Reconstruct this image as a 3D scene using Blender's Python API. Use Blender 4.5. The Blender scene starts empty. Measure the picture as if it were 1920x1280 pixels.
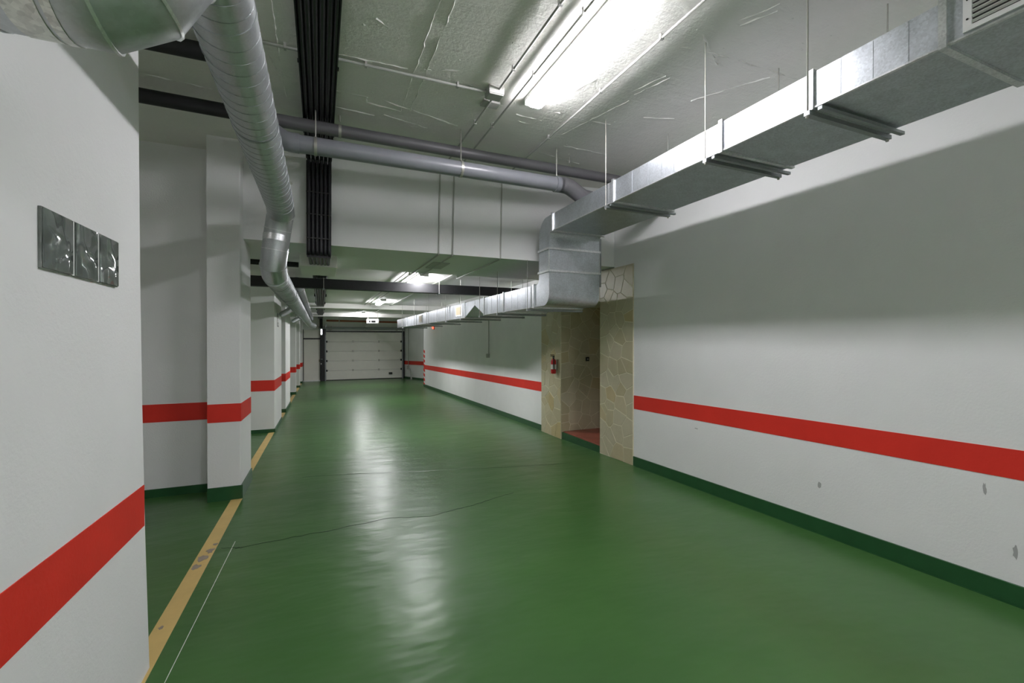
import bpy, bmesh, math, random
from mathutils import Vector, Matrix
random.seed(7)
sc = bpy.context.scene
col = sc.collection
S = 0.0235                                   # the floor falls gently towards the garage door
def fz(y): return -S * y

# ------------------------------------------------------------------ camera, world, exposure
cam_d = bpy.data.cameras.new('camera'); cam = bpy.data.objects.new('camera', cam_d); col.objects.link(cam)
cam_d.sensor_width = 36.0; cam_d.lens = 36.0 * 838 / 1920.0; cam_d.clip_start = 0.02; cam_d.clip_end = 100
cam.location = (0, 0, 1.5)
cam.rotation_euler = (math.radians(90 - 0.28), 0, math.radians(-23.2))
sc.camera = cam
w = bpy.data.worlds.new('world'); sc.world = w; w.use_nodes = True
w.node_tree.nodes['Background'].inputs[0].default_value = (0.8, 0.9, 1.0, 1)
w.node_tree.nodes['Background'].inputs[1].default_value = 0.05
sc.view_settings.view_transform = 'Standard'; sc.view_settings.look = 'None'
sc.view_settings.exposure = 1.5; sc.view_settings.gamma = 1.0
sc.view_settings.use_curve_mapping = False
sc.cycles.caustics_refractive = False; sc.cycles.diffuse_bounces = 8; sc.cycles.max_bounces = 12; sc.cycles.blur_glossy = 1.0
LAMP = 29.0           # radiance of the near tube light
LAMP_FAR = 40.0
FILL_BACK = 54.0  # radiance of the unseen lamps added behind the camera
FILL_BAY = 3.0  # radiance of the unseen fill lamps added in the left bays

# ------------------------------------------------------------------ materials
def nt(name):
    m = bpy.data.materials.new(name); m.use_nodes = True
    return m, m.node_tree, m.node_tree.nodes['Principled BSDF']
def noise(t, scale, detail=4, rough=.55, coord='Object', vec=None):
    n = t.nodes.new('ShaderNodeTexNoise'); n.inputs['Scale'].default_value = scale
    n.inputs['Detail'].default_value = detail; n.inputs['Roughness'].default_value = rough
    if vec is None:
        tc = t.nodes.new('ShaderNodeTexCoord'); vec = tc.outputs[coord]
    t.links.new(vec, n.inputs['Vector']); return n
def stretch(t, sx, sy, sz):
    tc = t.nodes.new('ShaderNodeTexCoord'); mp = t.nodes.new('ShaderNodeMapping')
    mp.inputs['Scale'].default_value = (sx, sy, sz); t.links.new(tc.outputs['Object'], mp.inputs['Vector'])
    return mp.outputs['Vector']
def ramp(t, fac, stops):
    r = t.nodes.new('ShaderNodeValToRGB'); e = r.color_ramp.elements
    while len(e) < len(stops): e.new(.5)
    for k, (p, c) in enumerate(stops):
        e[k].position = p; e[k].color = (*c, 1) if len(c) == 3 else c
    t.links.new(fac, r.inputs['Fac']); return r
def bump(t, b, h, strength, dist=.01):
    n = t.nodes.new('ShaderNodeBump'); n.inputs['Strength'].default_value = strength
    n.inputs['Distance'].default_value = dist; t.links.new(h, n.inputs['Height'])
    t.links.new(n.outputs['Normal'], b.inputs['Normal']); return n
def mat(name, c, rough=.6, metal=0.0, var=.0, vs=3.0, bs=0.0, bsc=60.0, bd=.004, spec=.5):
    m, t, b = nt(name)
    b.inputs['Roughness'].default_value = rough; b.inputs['Metallic'].default_value = metal
    b.inputs['Specular IOR Level'].default_value = spec
    if var > 0:
        n = noise(t, vs)
        lo = tuple(x * (1 - var) for x in c); hi = tuple(min(1, x * (1 + var)) for x in c)
        r = ramp(t, n.outputs['Fac'], [(.3, lo), (.7, hi)])
        t.links.new(r.outputs['Color'], b.inputs['Base Color'])
    else:
        b.inputs['Base Color'].default_value = (*c, 1)
    if bs > 0:
        n2 = noise(t, bsc, 5); bump(t, b, n2.outputs['Fac'], bs, bd)
    return m
M = {}
M['wall'] = mat('white_plaster', (.80, .80, .80), .75, 0, .02, 2.2, .35, 70, .004, .25)
M['wall_far'] = mat('white_paint', (.80, .80, .79), .7, 0, .03, 2.0, .2, 60, .003, .25)
M['red'] = mat('red_paint', (.70, .034, .022), .55, 0, .04, 4, .3, 70, .003, .3)
M['base'] = mat('green_skirting_paint', (.018, .085, .028), .35, 0, .12, 5, .15, 40, .003)
M['yellow'] = mat('yellow_line_paint', (.62, .44, .16), .5, 0, .08, 6, .2, 50, .002)
M['scuff'] = mat('grey_scuff', (.30, .25, .20), .6, 0, .2, 20)
M['black'] = mat('matt_black', (.012, .012, .014), .65, 0, .2, 8, .1, 40)
M['cable'] = mat('black_cable_rubber', (.010, .010, .014), .35, 0, 0, 3)
M['tray'] = mat('dark_tray_steel', (.018, .018, .02), .5, .3, .1, 8)
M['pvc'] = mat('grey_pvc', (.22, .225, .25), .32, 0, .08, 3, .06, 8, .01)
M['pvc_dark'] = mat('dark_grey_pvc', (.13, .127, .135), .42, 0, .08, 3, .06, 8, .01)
M['conduit'] = mat('painted_conduit', (.42, .42, .40), .5, 0, .04, 8)
M['rod'] = mat('zinc_rod', (.45, .44, .40), .4, .6, .1, 30)
M['door'] = mat('off_white_door', (.84, .82, .76), .45, 0, .03, 2.5, .1, 30, .002)
M['frame_black'] = mat('black_steel_frame', (.012, .012, .014), .4, .2, .1, 9)
M['alu'] = mat('bare_aluminium', (.75, .75, .76), .35, .8, .05, 10)
M['white_plastic'] = mat('white_plastic', (.75, .75, .74), .4)
M['black_plastic'] = mat('black_plastic', (.012, .012, .012), .4)
M['brown'] = mat('brown_pipe_paint', (.22, .055, .02), .4, .1, .1, 10)
M['step_tile'] = mat('terracotta_tile', (.30, .085, .055), .4, 0, .15, 6, .2, 30, .003)
M['grout'] = mat('pale_stone_joint', (.70, .65, .50), .7, 0, .1, 10, .3, 60, .003)
M['ext_red'] = mat('extinguisher_red', (.55, .02, .025), .3)
M['label_w'] = mat('white_label', (.75, .74, .70), .5)
M['crack'] = mat('dark_floor_crack', (.010, .035, .014), .35, 0, .3, 12)
M['stain_grey'] = mat('grey_scuff_wall', (.40, .40, .40), .8)
M['tan'] = mat('tan_filter', (.33, .28, .19), .7)

# galvanised steel: patchy spangle, satin
def galv(name, c, r0, r1, var=.18, sc_=9, metal=.9):
    m, t, b = nt(name); b.inputs['Metallic'].default_value = metal
    v = t.nodes.new('ShaderNodeTexVoronoi'); v.inputs['Scale'].default_value = 110
    tc = t.nodes.new('ShaderNodeTexCoord'); t.links.new(tc.outputs['Object'], v.inputs['Vector'])
    n = noise(t, sc_, 3)
    mix = t.nodes.new('ShaderNodeMath'); mix.operation = 'MULTIPLY_ADD'
    sep = t.nodes.new('ShaderNodeSeparateColor'); t.links.new(v.outputs['Color'], sep.inputs[0])
    t.links.new(sep.outputs[0], mix.inputs[0]); mix.inputs[1].default_value = .35
    mul = t.nodes.new('ShaderNodeMath'); mul.operation = 'MULTIPLY'; mul.inputs[1].default_value = .65
    t.links.new(n.outputs['Fac'], mul.inputs[0]); t.links.new(mul.outputs[0], mix.inputs[2])
    r = ramp(t, mix.outputs[0], [(.2, tuple(x * (1 - var) for x in c)), (.75, tuple(min(1, x * (1 + var)) for x in c))])
    t.links.new(r.outputs['Color'], b.inputs['Base Color'])
    mr = t.nodes.new('ShaderNodeMapRange'); mr.inputs['To Min'].default_value = r0; mr.inputs['To Max'].default_value = r1
    t.links.new(n.outputs['Fac'], mr.inputs['Value']); t.links.new(mr.outputs[0], b.inputs['Roughness'])
    n3 = noise(t, 3.5, 2); bump(t, b, n3.outputs['Fac'], .12, .02)
    return m
M['galv'] = galv('galvanised_sheet', (.52, .55, .58), .30, .48)
M['galv_dull'] = galv('dull_galvanised_sheet', (.34, .36, .37), .42, .6, .1, 6, .85)
M['galv_bright'] = galv('bright_galvanised_strip', (.72, .73, .74), .25, .4)
M['spiral'] = galv('spiral_duct_steel', (.52, .54, .56), .34, .46, .08, 5, .85)
M['tape'] = galv('crinkled_foil_tape', (.62, .62, .58), .25, .5, .25, 40)

# painted board-marked concrete ceiling
def concrete(name, c, bs):
    m, t, b = nt(name); b.inputs['Roughness'].default_value = .6
    b.inputs['Specular IOR Level'].default_value = .3
    n = noise(t, 1.6, 5)
    r = ramp(t, n.outputs['Fac'], [(.3, tuple(x * .93 for x in c)), (.7, c)])
    t.links.new(r.outputs['Color'], b.inputs['Base Color'])
    a1 = noise(t, 1.0, 5, .6, vec=stretch(t, 3, 26, 3))
    a2 = noise(t, 38, 4); a3 = noise(t, 7, 6, .7)
    s1 = t.nodes.new('ShaderNodeMath'); s1.operation = 'MULTIPLY_ADD'; s1.inputs[1].default_value = .5
    t.links.new(a2.outputs['Fac'], s1.inputs[0]); t.links.new(a1.outputs['Fac'], s1.inputs[2])
    s2 = t.nodes.new('ShaderNodeMath'); s2.operation = 'MULTIPLY_ADD'; s2.inputs[1].default_value = 1.1
    t.links.new(a3.outputs['Fac'], s2.inputs[0]); t.links.new(s1.outputs[0], s2.inputs[2])
    bump(t, b, s2.outputs[0], bs, .012)
    return m
M['ceil'] = concrete('painted_concrete', (.80, .79, .75), .6)
M['ceil_far'] = concrete('smooth_painted_concrete', (.82, .81, .78), .15)
M['ridge'] = mat('concrete_ridge', (.72, .72, .68), .6, 0, .1, 30, .4, 60, .004)

# glossy green epoxy floor: long soft waves in the gloss
m, t, b = nt('green_epoxy')
n = noise(t, 1.1, 4)
r = ramp(t, n.outputs['Fac'], [(.3, (.046, .125, .032)), (.7, (.058, .150, .038))])
t.links.new(r.outputs['Color'], b.inputs['Base Color'])
nr = noise(t, 1.8, 2, .5)
mr = t.nodes.new('ShaderNodeMapRange'); mr.inputs['To Min'].default_value = .278; mr.inputs['To Max'].default_value = .33; mr.clamp = True
t.links.new(nr.outputs['Fac'], mr.inputs['Value']); t.links.new(mr.outputs[0], b.inputs['Roughness'])
b.inputs['Specular IOR Level'].default_value = .42
w1 = noise(t, 1.0, 3, .5, vec=stretch(t, 1.8, 3.6, 1)); w2 = noise(t, 55, 3)
ma = t.nodes.new('ShaderNodeMath'); ma.operation = 'MULTIPLY_ADD'; ma.inputs[1].default_value = .0
t.links.new(w2.outputs['Fac'], ma.inputs[0]); t.links.new(w1.outputs['Fac'], ma.inputs[2])
bump(t, b, ma.outputs[0], .4, .03)
M['floor'] = m

# marble pieces, one tone per stone from the object's random value
m, t, b = nt('cream_marble')
oi = t.nodes.new('ShaderNodeObjectInfo'); n = noise(t, 9, 6, .65)
r = ramp(t, oi.outputs['Random'], [(0, (.50, .44, .28)), (.45, (.54, .49, .34)), (.8, (.58, .53, .39)), (1, (.52, .41, .20))])
mx = t.nodes.new('ShaderNodeMixRGB'); mx.blend_type = 'MULTIPLY'; mx.inputs[0].default_value = .35
r2 = ramp(t, n.outputs['Fac'], [(.3, (.75, .72, .66)), (.7, (1, 1, 1))])
t.links.new(r.outputs['Color'], mx.inputs[1]); t.links.new(r2.outputs['Color'], mx.inputs[2])
t.links.new(mx.outputs[0], b.inputs['Base Color']); b.inputs['Roughness'].default_value = .4
bump(t, b, n.outputs['Fac'], .1, .004); M['marble'] = m

# thick moulded glass
m, t, b = nt('moulded_glass')
b.inputs['Base Color'].default_value = (.72, .80, .76, 1); b.inputs['Roughness'].default_value = .06
b.inputs['Transmission Weight'].default_value = .85; b.inputs['IOR'].default_value = 1.5
n = noise(t, 7, 1.2, .4); bump(t, b, n.outputs['Fac'], .8, .06); M['glass'] = m
M['glass_back'] = mat('grey_glass_back', (.17, .185, .17), .25, .3, .5, 9, .5, 12, .03)

def emit(name, c, s):
    m = bpy.data.materials.new(name); m.use_nodes = True; t = m.node_tree
    t.nodes.clear(); e = t.nodes.new('ShaderNodeEmission'); o = t.nodes.new('ShaderNodeOutputMaterial')
    e.inputs[0].default_value = (*c, 1); e.inputs[1].default_value = s; t.links.new(e.outputs[0], o.inputs[0]); return m
M['lamp'] = emit('lit_diffuser', (.98, .955, 1.0), LAMP)
M['lamp_far'] = emit('lit_diffuser_far', (.98, .97, 1.0), LAMP_FAR)
M['fill_back'] = emit('fill_diffuser_back', (.95, .94, 1.0), FILL_BACK)
M['fill_bay'] = emit('fill_diffuser_bay', (1.0, .97, .95), FILL_BAY)
M['led'] = emit('red_indicator', (1, .06, .03), 2.0)
M['lens_glow'] = emit('small_lit_lens', (.9, .92, 1.0), 2.5)

# ------------------------------------------------------------------ object helpers
def tag(o, label=None, cat=None, group=None, kind=None):
    if label: o['label'] = label
    if cat: o['category'] = cat
    if group: o['group'] = group
    if kind: o['kind'] = kind
    return o
WORLD = {}                                   # world position of each object's origin
def obj(name, bm, m, parent=None, smooth=False):
    bmesh.ops.recalc_face_normals(bm, faces=bm.faces)
    me = bpy.data.meshes.new(name); bm.to_mesh(me); bm.free(); me.materials.append(M[m])
    if smooth:
        for p in me.polygons: p.use_smooth = True
        me.set_sharp_from_angle(angle=math.radians(35))
    o = bpy.data.objects.new(name, me); col.objects.link(o)
    if parent:
        o.parent = parent; o.location = -WORLD.get(parent.name, Vector())
    WORLD[o.name] = Vector()
    return o
def empty(name, loc, label, cat, group=None, kind=None):
    o = bpy.data.objects.new(name, None); col.objects.link(o); o.location = loc; WORLD[o.name] = Vector(loc); o.empty_display_size = .1
    return tag(o, label, cat, group, kind)
def box(bm, x0, x1, y0, y1, z0, z1):
    v = [bm.verts.new(p) for p in ((x0,y0,z0),(x1,y0,z0),(x1,y1,z0),(x0,y1,z0),(x0,y0,z1),(x1,y0,z1),(x1,y1,z1),(x0,y1,z1))]
    for f in ((0,3,2,1),(4,5,6,7),(0,1,5,4),(1,2,6,5),(2,3,7,6),(3,0,4,7)): bm.faces.new([v[i] for i in f])
def bevel(bm, w_, seg=2):
    bmesh.ops.bevel(bm, geom=list(bm.edges), offset=w_, segments=seg, affect='EDGES', profile=.6)
def B(*a, bev=0):
    bm = bmesh.new(); box(bm, *a)
    if bev: bevel(bm, bev)
    return bm
def prism(bm, pts, zb, zt):
    """pts: plan polygon; zb, zt: a number or a function of (x, y)."""
    fb = zb if callable(zb) else (lambda x, y: zb); ft = zt if callable(zt) else (lambda x, y: zt)
    a = [bm.verts.new((x, y, fb(x, y))) for x, y in pts]; c = [bm.verts.new((x, y, ft(x, y))) for x, y in pts]
    n_ = len(pts); bm.faces.new(a[::-1]); bm.faces.new(c)
    for i in range(n_): bm.faces.new((a[i], a[(i+1) % n_], c[(i+1) % n_], c[i]))
def P(pts, zb, zt):
    bm = bmesh.new(); prism(bm, pts, zb, zt); return bm
def strip(p0, p1, t_, z0, z1, side=1):
    """a thin band standing off the wall line p0-p1; heights above the sloping floor."""
    d = Vector((p1[0]-p0[0], p1[1]-p0[1])).normalized(); n_ = Vector((d.y, -d.x)) * t_ * side; e = .004
    q = [(p0[0]-n_.x*.2, p0[1]-n_.y*.2), (p1[0]-n_.x*.2, p1[1]-n_.y*.2), (p1[0]+n_.x, p1[1]+n_.y), (p0[0]+n_.x, p0[1]+n_.y)]
    return P(q, lambda x, y: fz(y)+z0, lambda x, y: fz(y)+z1)
def sweep(bm, pts, r, seg=20, cap=True, r2=None):
    pts = [Vector(p) for p in pts]; n_ = len(pts); rings = []
    d = (pts[1]-pts[0]).normalized(); up_ = Vector((0,0,1)) if abs(d.z) < .9 else Vector((0,1,0))
    u = d.cross(up_).normalized(); v = u.cross(d).normalized()
    rr = r if isinstance(r, (list, tuple)) else [r]*n_
    for i in range(n_):
        if 0 < i < n_-1:
            d0 = (pts[i]-pts[i-1]).normalized(); d1 = (pts[i+1]-pts[i]).normalized(); tn = (d0+d1).normalized()
        else:
            d0 = d1 = tn = ((pts[1]-pts[0]) if i == 0 else (pts[-1]-pts[-2])).normalized()
        ring = []
        for k in range(seg):
            a = 2*math.pi*k/seg; o = (u*math.cos(a)+v*math.sin(a))*rr[i]
            o = o - d0*(o.dot(tn)/d0.dot(tn)); ring.append(bm.verts.new(pts[i]+o))
        rings.append(ring)
        if 0 < i < n_-1:
            q = d0.rotation_difference(d1); u = q @ u; v = q @ v
    for a, c in zip(rings, rings[1:]):
        for k in range(seg): bm.faces.new((a[k], a[(k+1) % seg], c[(k+1) % seg], c[k]))
    if cap:
        bm.faces.new(rings[0][::-1]); bm.faces.new(rings[-1])
def T(pts, r, seg=20, cap=True):
    bm = bmesh.new(); sweep(bm, pts, r, seg, cap); return bm
def arc(p, a, b, rad, n_=6):
    """fillet points at corner p between directions from a and to b."""
    p, a, b = Vector(p), Vector(a), Vector(b); d0 = (p-a).normalized(); d1 = (b-p).normalized()
    s, e = p-d0*rad, p+d1*rad
    return [tuple((1-t_)**2*s + 2*t_*(1-t_)*p + t_*t_*e) for t_ in [k/n_ for k in range(n_+1)]]
def tube_path(pts, rad, n_=5):
    out = [pts[0]]
    for i in range(1, len(pts)-1): out += arc(pts[i], pts[i-1], pts[i+1], rad, n_)
    return out + [pts[-1]]

CZ = 3.53      # near ceiling
CF = 2.62      # far ceiling

# ================================================================== SETTING
bm = bmesh.new()
N = 40
for k in range(1): prism(bm, [(-3.5,-8.2),(5.4,-8.2),(5.4,24.6),(-3.5,24.6)], lambda x, y: fz(y)-.12, lambda x, y: fz(y))
floor = tag(obj('floor', bm, 'floor'), 'glossy green epoxy painted garage floor', None, None, 'structure')

def jagged(pts, wd, z0=.0006, nseg=10, jit=.012):
    bm = bmesh.new(); line = []
    for (x0, y0), (x1, y1) in zip(pts, pts[1:]):
        for k in range(nseg):
            t_ = k/nseg; line.append((x0+(x1-x0)*t_ + random.uniform(-jit, jit)*.3, y0+(y1-y0)*t_ + random.uniform(-jit, jit)))
    line.append(pts[-1]); prev = None
    for i, (x, y) in enumerate(line):
        wj = wd*random.uniform(.5, 1.3)
        a = bm.verts.new((x, y-wj, fz(y-wj)+z0)); c = bm.verts.new((x, y+wj, fz(y+wj)+z0)); tp = bm.verts.new((x, y, fz(y)+z0+.0015))
        if prev:
            bm.faces.new((prev[0], a, tp, prev[2])); bm.faces.new((prev[2], tp, c, prev[1]))
        prev = (a, c, tp)
    return bm
# cracks across the epoxy (raised lips, dark filled)
o = obj('floor_crack', jagged([(-.6,3.96),(.05,4.02),(.55,4.10),(.9,3.98),(1.35,4.10),(1.85,4.28)], .006), 'crack', floor)
o = obj('floor_crack', jagged([(-.2,5.86),(.35,5.74),(1.2,5.50),(2.1,5.25),(3.0,5.06)], .006), 'crack', floor)
o = obj('floor_crack', jagged([(-.70,4.0),(-.55,3.95)], .005), 'crack', floor)
# yellow bay line in its segments between the piers
def floor_band(x0, x1, y0, y1, m='yellow', th=.002):
    return P([(x0,y0),(x1,y0),(x1,y1),(x0,y1)], lambda x, y: fz(y)-.001, lambda x, y: fz(y)+th)
for y0, y1 in ((2.44,5.27),(5.99,9.32),(10.96,12.19),(14.01,17.03),(17.52,20.18),(20.72,22.78)):
    xx = (-.835,-.735) if y0 < 3 else (-.88,-.785)
    l = obj('yellow_line', floor_band(xx[0], xx[1], y0, y1), 'yellow', floor); l['label'] = 'yellow painted line on the green floor'
def blob(cx, cy, rx, ry, z, seed):
    rr = random.Random(seed); bm = bmesh.new(); vs = []
    for k in range(14):
        a = 2*math.pi*k/14; q = rr.uniform(.55, 1.15); vs.append(bm.verts.new((cx+rx*q*math.cos(a), cy+ry*q*math.sin(a), fz(cy+ry*q*math.sin(a))+z)))
    bm.faces.new(vs); ex = bmesh.ops.extrude_face_region(bm, geom=list(bm.faces)); bmesh.ops.translate(bm, vec=(0,0,.0008), verts=[v for v in ex['geom'] if isinstance(v, bmesh.types.BMVert)])
    return bm
for q, a in enumerate(((-.79,3.86,.035,.06),(-.765,3.98,.03,.05),(-.80,3.72,.028,.05),(-.80,2.98,.014,.02),(-.75,4.10,.02,.03))):
    obj('scuff_mark', blob(*a, .0024, q), 'scuff', floor)
obj('floor_scratch', P([(-.655,2.45),(-.652,2.45),(-.62,4.1),(-.624,4.1)], lambda x, y: fz(y), lambda x, y: fz(y)+.001), 'ridge', floor)

# near ceiling and the lower far ceiling
ceil = tag(obj('ceiling', B(-3.5,5.4,-8.2,6.4,CZ,CZ+.15), 'ceil'), 'rough painted concrete ceiling above the near bay', None, None, 'structure')
# cast ridges and lumps left by the formwork
RIDGE = [((-.05,3.43),(.60,3.40)), ((.72,3.36),(1.12,3.22)), ((1.74,3.56),(1.98,3.53)), ((2.12,3.55),(2.52,3.53)),
  ((.12,3.93),(.36,3.93)), ((.36,3.93),(.37,4.02)), ((.37,4.02),(.66,4.06)), ((.12,4.20),(.45,4.22)), ((.50,3.93),(1.20,4.12)), ((.53,4.18),(.95,4.28)),
  ((.66,2.55),(.655,4.05)), ((.745,2.55),(.735,4.0)), ((-.6,2.9),(-.12,2.92)), ((-.28,2.2),(-.26,4.2)), ((-.33,3.62),(-.30,3.82)), ((-1.3,4.25),(-.8,4.3)),
  ((2.35,3.0),(2.45,2.7)), ((2.40,3.02),(2.5,2.72)), ((2.2,3.9),(2.42,3.1)), ((2.3,2.4),(2.62,2.36)), ((2.62,2.36),(3.3,2.34)), ((2.35,4.1),(2.9,4.12)),
  ((2.9,2.9),(3.2,2.4)), ((2.35,2.25),(2.7,2.45)), ((1.85,2.5),(1.95,2.2)), ((1.9,3.2),(1.98,2.95)), ((1.62,3.7),(1.9,3.72)), ((1.68,3.8),(1.85,3.83)),
  ((-.75,5.2),(-.3,5.35)), ((.2,2.5),(.3,2.48)), ((.33,2.95),(.42,3.0)), ((2.46,2.06),(2.56,1.86)), ((2.50,2.09),(2.60,1.9)), ((2.2,4.35),(2.75,4.45)), ((2.72,3.3),(3.0,3.2))]
bm = bmesh.new()
for (a, c) in RIDGE:
    a, c = Vector((*a, CZ)), Vector((*c, CZ)); L = (c-a).length; n_ = max(3, int(L/.05))
    pts = [a.lerp(c, k/n_) + Vector((random.uniform(-.006,.006), random.uniform(-.006,.006), 0)) for k in range(n_+1)]
    sweep(bm, pts, [random.choice((.0005,.002,.004,.006,.007,.009)) for _ in pts], 5)
for _ in range(150):
    x, y, r_ = random.uniform(-.7,3.2), random.uniform(1.8,5), random.choice((.003,.004,.006,.009))
    bmesh.ops.create_icosphere(bm, subdivisions=1, radius=r_, matrix=Matrix.Translation((x,y,CZ)) @ Matrix.Diagonal((random.uniform(.7,2),random.uniform(.7,1.5),.6,1)))
tag(obj('formwork_ridges', bm, 'ridge', ceil), 'pale cast ridges and lumps in the ceiling', kind='stuff')

ceil2 = tag(obj('ceiling', B(-3.5,5.4,6.5,24.5,CF,CF+.15), 'ceil_far'), 'smooth low ceiling over the far part of the garage', None, None, 'structure')
# the deep beam, slightly skew, where the ceiling drops
def zb(x, y): return 2.565 - .018*(x+.75)
beam = tag(obj('trim_1', P([(-.752,5.48),(5.3,4.90),(5.3,6.55),(-3.4,7.35),(-3.4,5.86),(-.752,5.86)], zb, CZ+.02), 'wall'), 'deep white plastered beam where the ceiling drops', None, None, 'structure')
for i, yy in enumerate((15.0, 20.4)):
    tag(obj('trim_%d' % (2+i), B(-3.4,5.0,yy,yy+.45,2.47,CF+.02), 'ceil_far'), 'white cross beam under the far ceiling', None, None, 'structure')

# --- left side: near wall, recessed bay wall, pier, then the stub walls between the bays
prof = [(-8.2,-.3),(2.625,-.3),(2.625,-.06),(2.575,.6),(2.545,1.2),(2.525,1.8),(2.515,2.6),(2.512,CZ+.02),(-8.2,CZ+.02)]
bm = bmesh.new()
a = [bm.verts.new((-.75,y,z)) for y, z in prof]; c = [bm.verts.new((-3.4,y,z)) for y, z in prof]
bm.faces.new(a); bm.faces.new(c[::-1])
for i in range(len(prof)): bm.faces.new((a[i], a[(i+1) % len(prof)], c[(i+1) % len(prof)], c[i]))
wl = tag(obj('wall_left', bm, 'wall'), 'white plastered wall nearest the camera on the left', None, None, 'structure')
def stripe(par, p0, p1, z0, z1, side=1, t_=.003, abs_z=False):
    if abs_z:
        d = Vector((p1[0]-p0[0], p1[1]-p0[1])).normalized(); n_ = Vector((d.y, -d.x))*t_*side
        bm = P([(p0[0]-n_.x*.3,p0[1]-n_.y*.3),(p1[0]-n_.x*.3,p1[1]-n_.y*.3),(p1[0]+n_.x,p1[1]+n_.y),(p0[0]+n_.x,p0[1]+n_.y)], z0, z1)
    else: bm = strip(p0, p1, t_, z0, z1, side)
    o = obj('red_stripe', bm, 'red', par); o['label'] = 'red painted band'; return o
def skirt(par, p0, p1, h=.11, side=1, t_=.014, name='baseboard', top=None):
    d = Vector((p1[0]-p0[0], p1[1]-p0[1])).normalized(); n_ = Vector((d.y, -d.x))*t_*side
    tp = (lambda x, y: top) if top is not None else (lambda x, y: fz(y)+h)
    bm = P([(p0[0]-n_.x*.2,p0[1]-n_.y*.2),(p1[0]-n_.x*.2,p1[1]-n_.y*.2),(p1[0]+n_.x,p1[1]+n_.y),(p0[0]+n_.x,p0[1]+n_.y)], lambda x, y: fz(y)-.03, tp)
    o = obj(name, bm, 'base', par); o['label'] = 'green painted skirting'; return o
stripe(wl, (-.75,-8),(-.75,2.558), .702, .890)
def blockwall(name, x0, x1, y0, y1, z1, label, st=None, sk=.10, front=True, right=True, m='wall', rnd=0.0):
    if rnd:
        cc = [(x1-rnd*(1-math.sin(a)), y0+rnd*(1-math.cos(a))) for a in [k*math.pi/2/4 for k in range(5)]]
        pts = [(x0,y0)] + cc + [(x1,y1),(x0,y1)]
    else: pts = [(x0,y0),(x1,y0),(x1,y1),(x0,y1)]
    o = tag(obj(name, P(pts, lambda x, y: fz(y)-.05, z1), m), label, None, None, 'structure')
    if st:
        zt, zb_ = st
        if front: stripe(o, (x0,y0),(x1+.001,y0), zb_, zt, abs_z=False)
        if right: stripe(o, (x1,y0-.002),(x1,y1), zb_, zt)
    if front: skirt(o, (x0,y0),(x1+.004,y0), sk)
    if right: skirt(o, (x1,y0-.004),(x1,y1), sk)
    return o
rec = blockwall('wall_left_bay', -3.4, -.95, 5.70, 5.9, CZ+.01, 'white recessed wall at the back of the first left bay', (.960,.775), .085, True, False)
pier = blockwall('pillar', -1.037, -.748, 5.28, 5.99, CZ+.01, 'white pier with rounded edge between the first two left bays', (.973,.789), .138, True, True, rnd=.012)
# bay wing wall and the stub walls further back
w2 = blockwall('wall_left_wing', -3.4, -.785, 9.33, 10.95, CF+.01, 'white wing wall beyond the first pier on the left', (.966,.768), .066, m='wall_far')
for y0, y1, lab in ((12.2,14.0,'white stub wall behind the wing wall on the left'), (17.05,17.5,'third white stub wall on the left'), (20.2,20.7,'fourth white stub wall on the left'), (22.8,24.25,'white pier beside the pedestrian door')):
    blockwall('wall_left_stub', -3.4, -.785, y0, y1, CF+.01, lab, (.95,.76), .09, m='wall_far')
tag(obj('wall_left_bay_back', P([(-3.5,2.3),(-3.38,2.3),(-3.38,24.4),(-3.5,24.4)], -.7, CZ+.01), 'wall_far'), 'white back wall of the parking bays', None, None, 'structure')
tag(obj('wall_back', B(-3.5,5.4,-8.3,-8.1,-.1,CZ+.1), 'wall'), 'white wall behind the camera', None, None, 'structure')

# --- right side
wr = tag(obj('wall_right', P([(3.68,-8.2),(3.9,-8.2),(3.9,5.05),(3.68,5.05),(3.68,4.63)], lambda x, y: -.6, CZ+.01), 'wall'), 'long white plastered wall on the right', None, None, 'structure')
stripe(wr, (3.68,4.63),(3.68,-8), .722, .893)
skirt(wr, (3.68,4.63),(3.68,-8), .117)
obj('floor_bead', strip((3.655,4.6),(3.655,-8), .004, 0, .004), 'base', wr)
for q, a in enumerate(((3.679,2.32,.33,.02,.035),(3.679,1.22,.27,.012,.05),(3.679,3.6,.55,.03,.006),(3.679,1.35,.6,.01,.04))):
    x, y, z, ry, rz = a; bm = bmesh.new()
    vs = [bm.verts.new((x, y+ry*random.uniform(.5,1.1)*math.cos(k*.5236), z+rz*random.uniform(.5,1.1)*math.sin(k*.5236))) for k in range(12)]
    bm.faces.new(vs); obj('wall_scuff', bm, 'stain_grey', wr)
# far right wall: slightly splayed, then a jog and the slanted end wall
wf = tag(obj('wall_right_far', P([(3.74,7.27),(3.90,18.29),(5.3,18.29),(5.3,18.1),(4.1,18.1),(3.98,7.27)], -.7, CF+.01), 'wall_far'), 'white right hand wall beyond the stone doorway', None, None, 'structure')
stripe(wf, (3.9,18.29),(3.74,7.27), .712, .885)
skirt(wf, (3.9,18.29),(3.74,7.27), .10)
we = tag(obj('wall_right_end', P([(4.08,24.3),(4.72,21.5),(4.72,18.2),(4.95,18.2),(4.95,24.3)], -.8, CF+.01), 'wall_far'), 'white slanted end wall beside the garage door', None, None, 'structure')
stripe(we, (4.08,24.2),(4.70,21.5), .74, .93)
skirt(we, (4.08,24.2),(4.70,21.5), .10)
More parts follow.
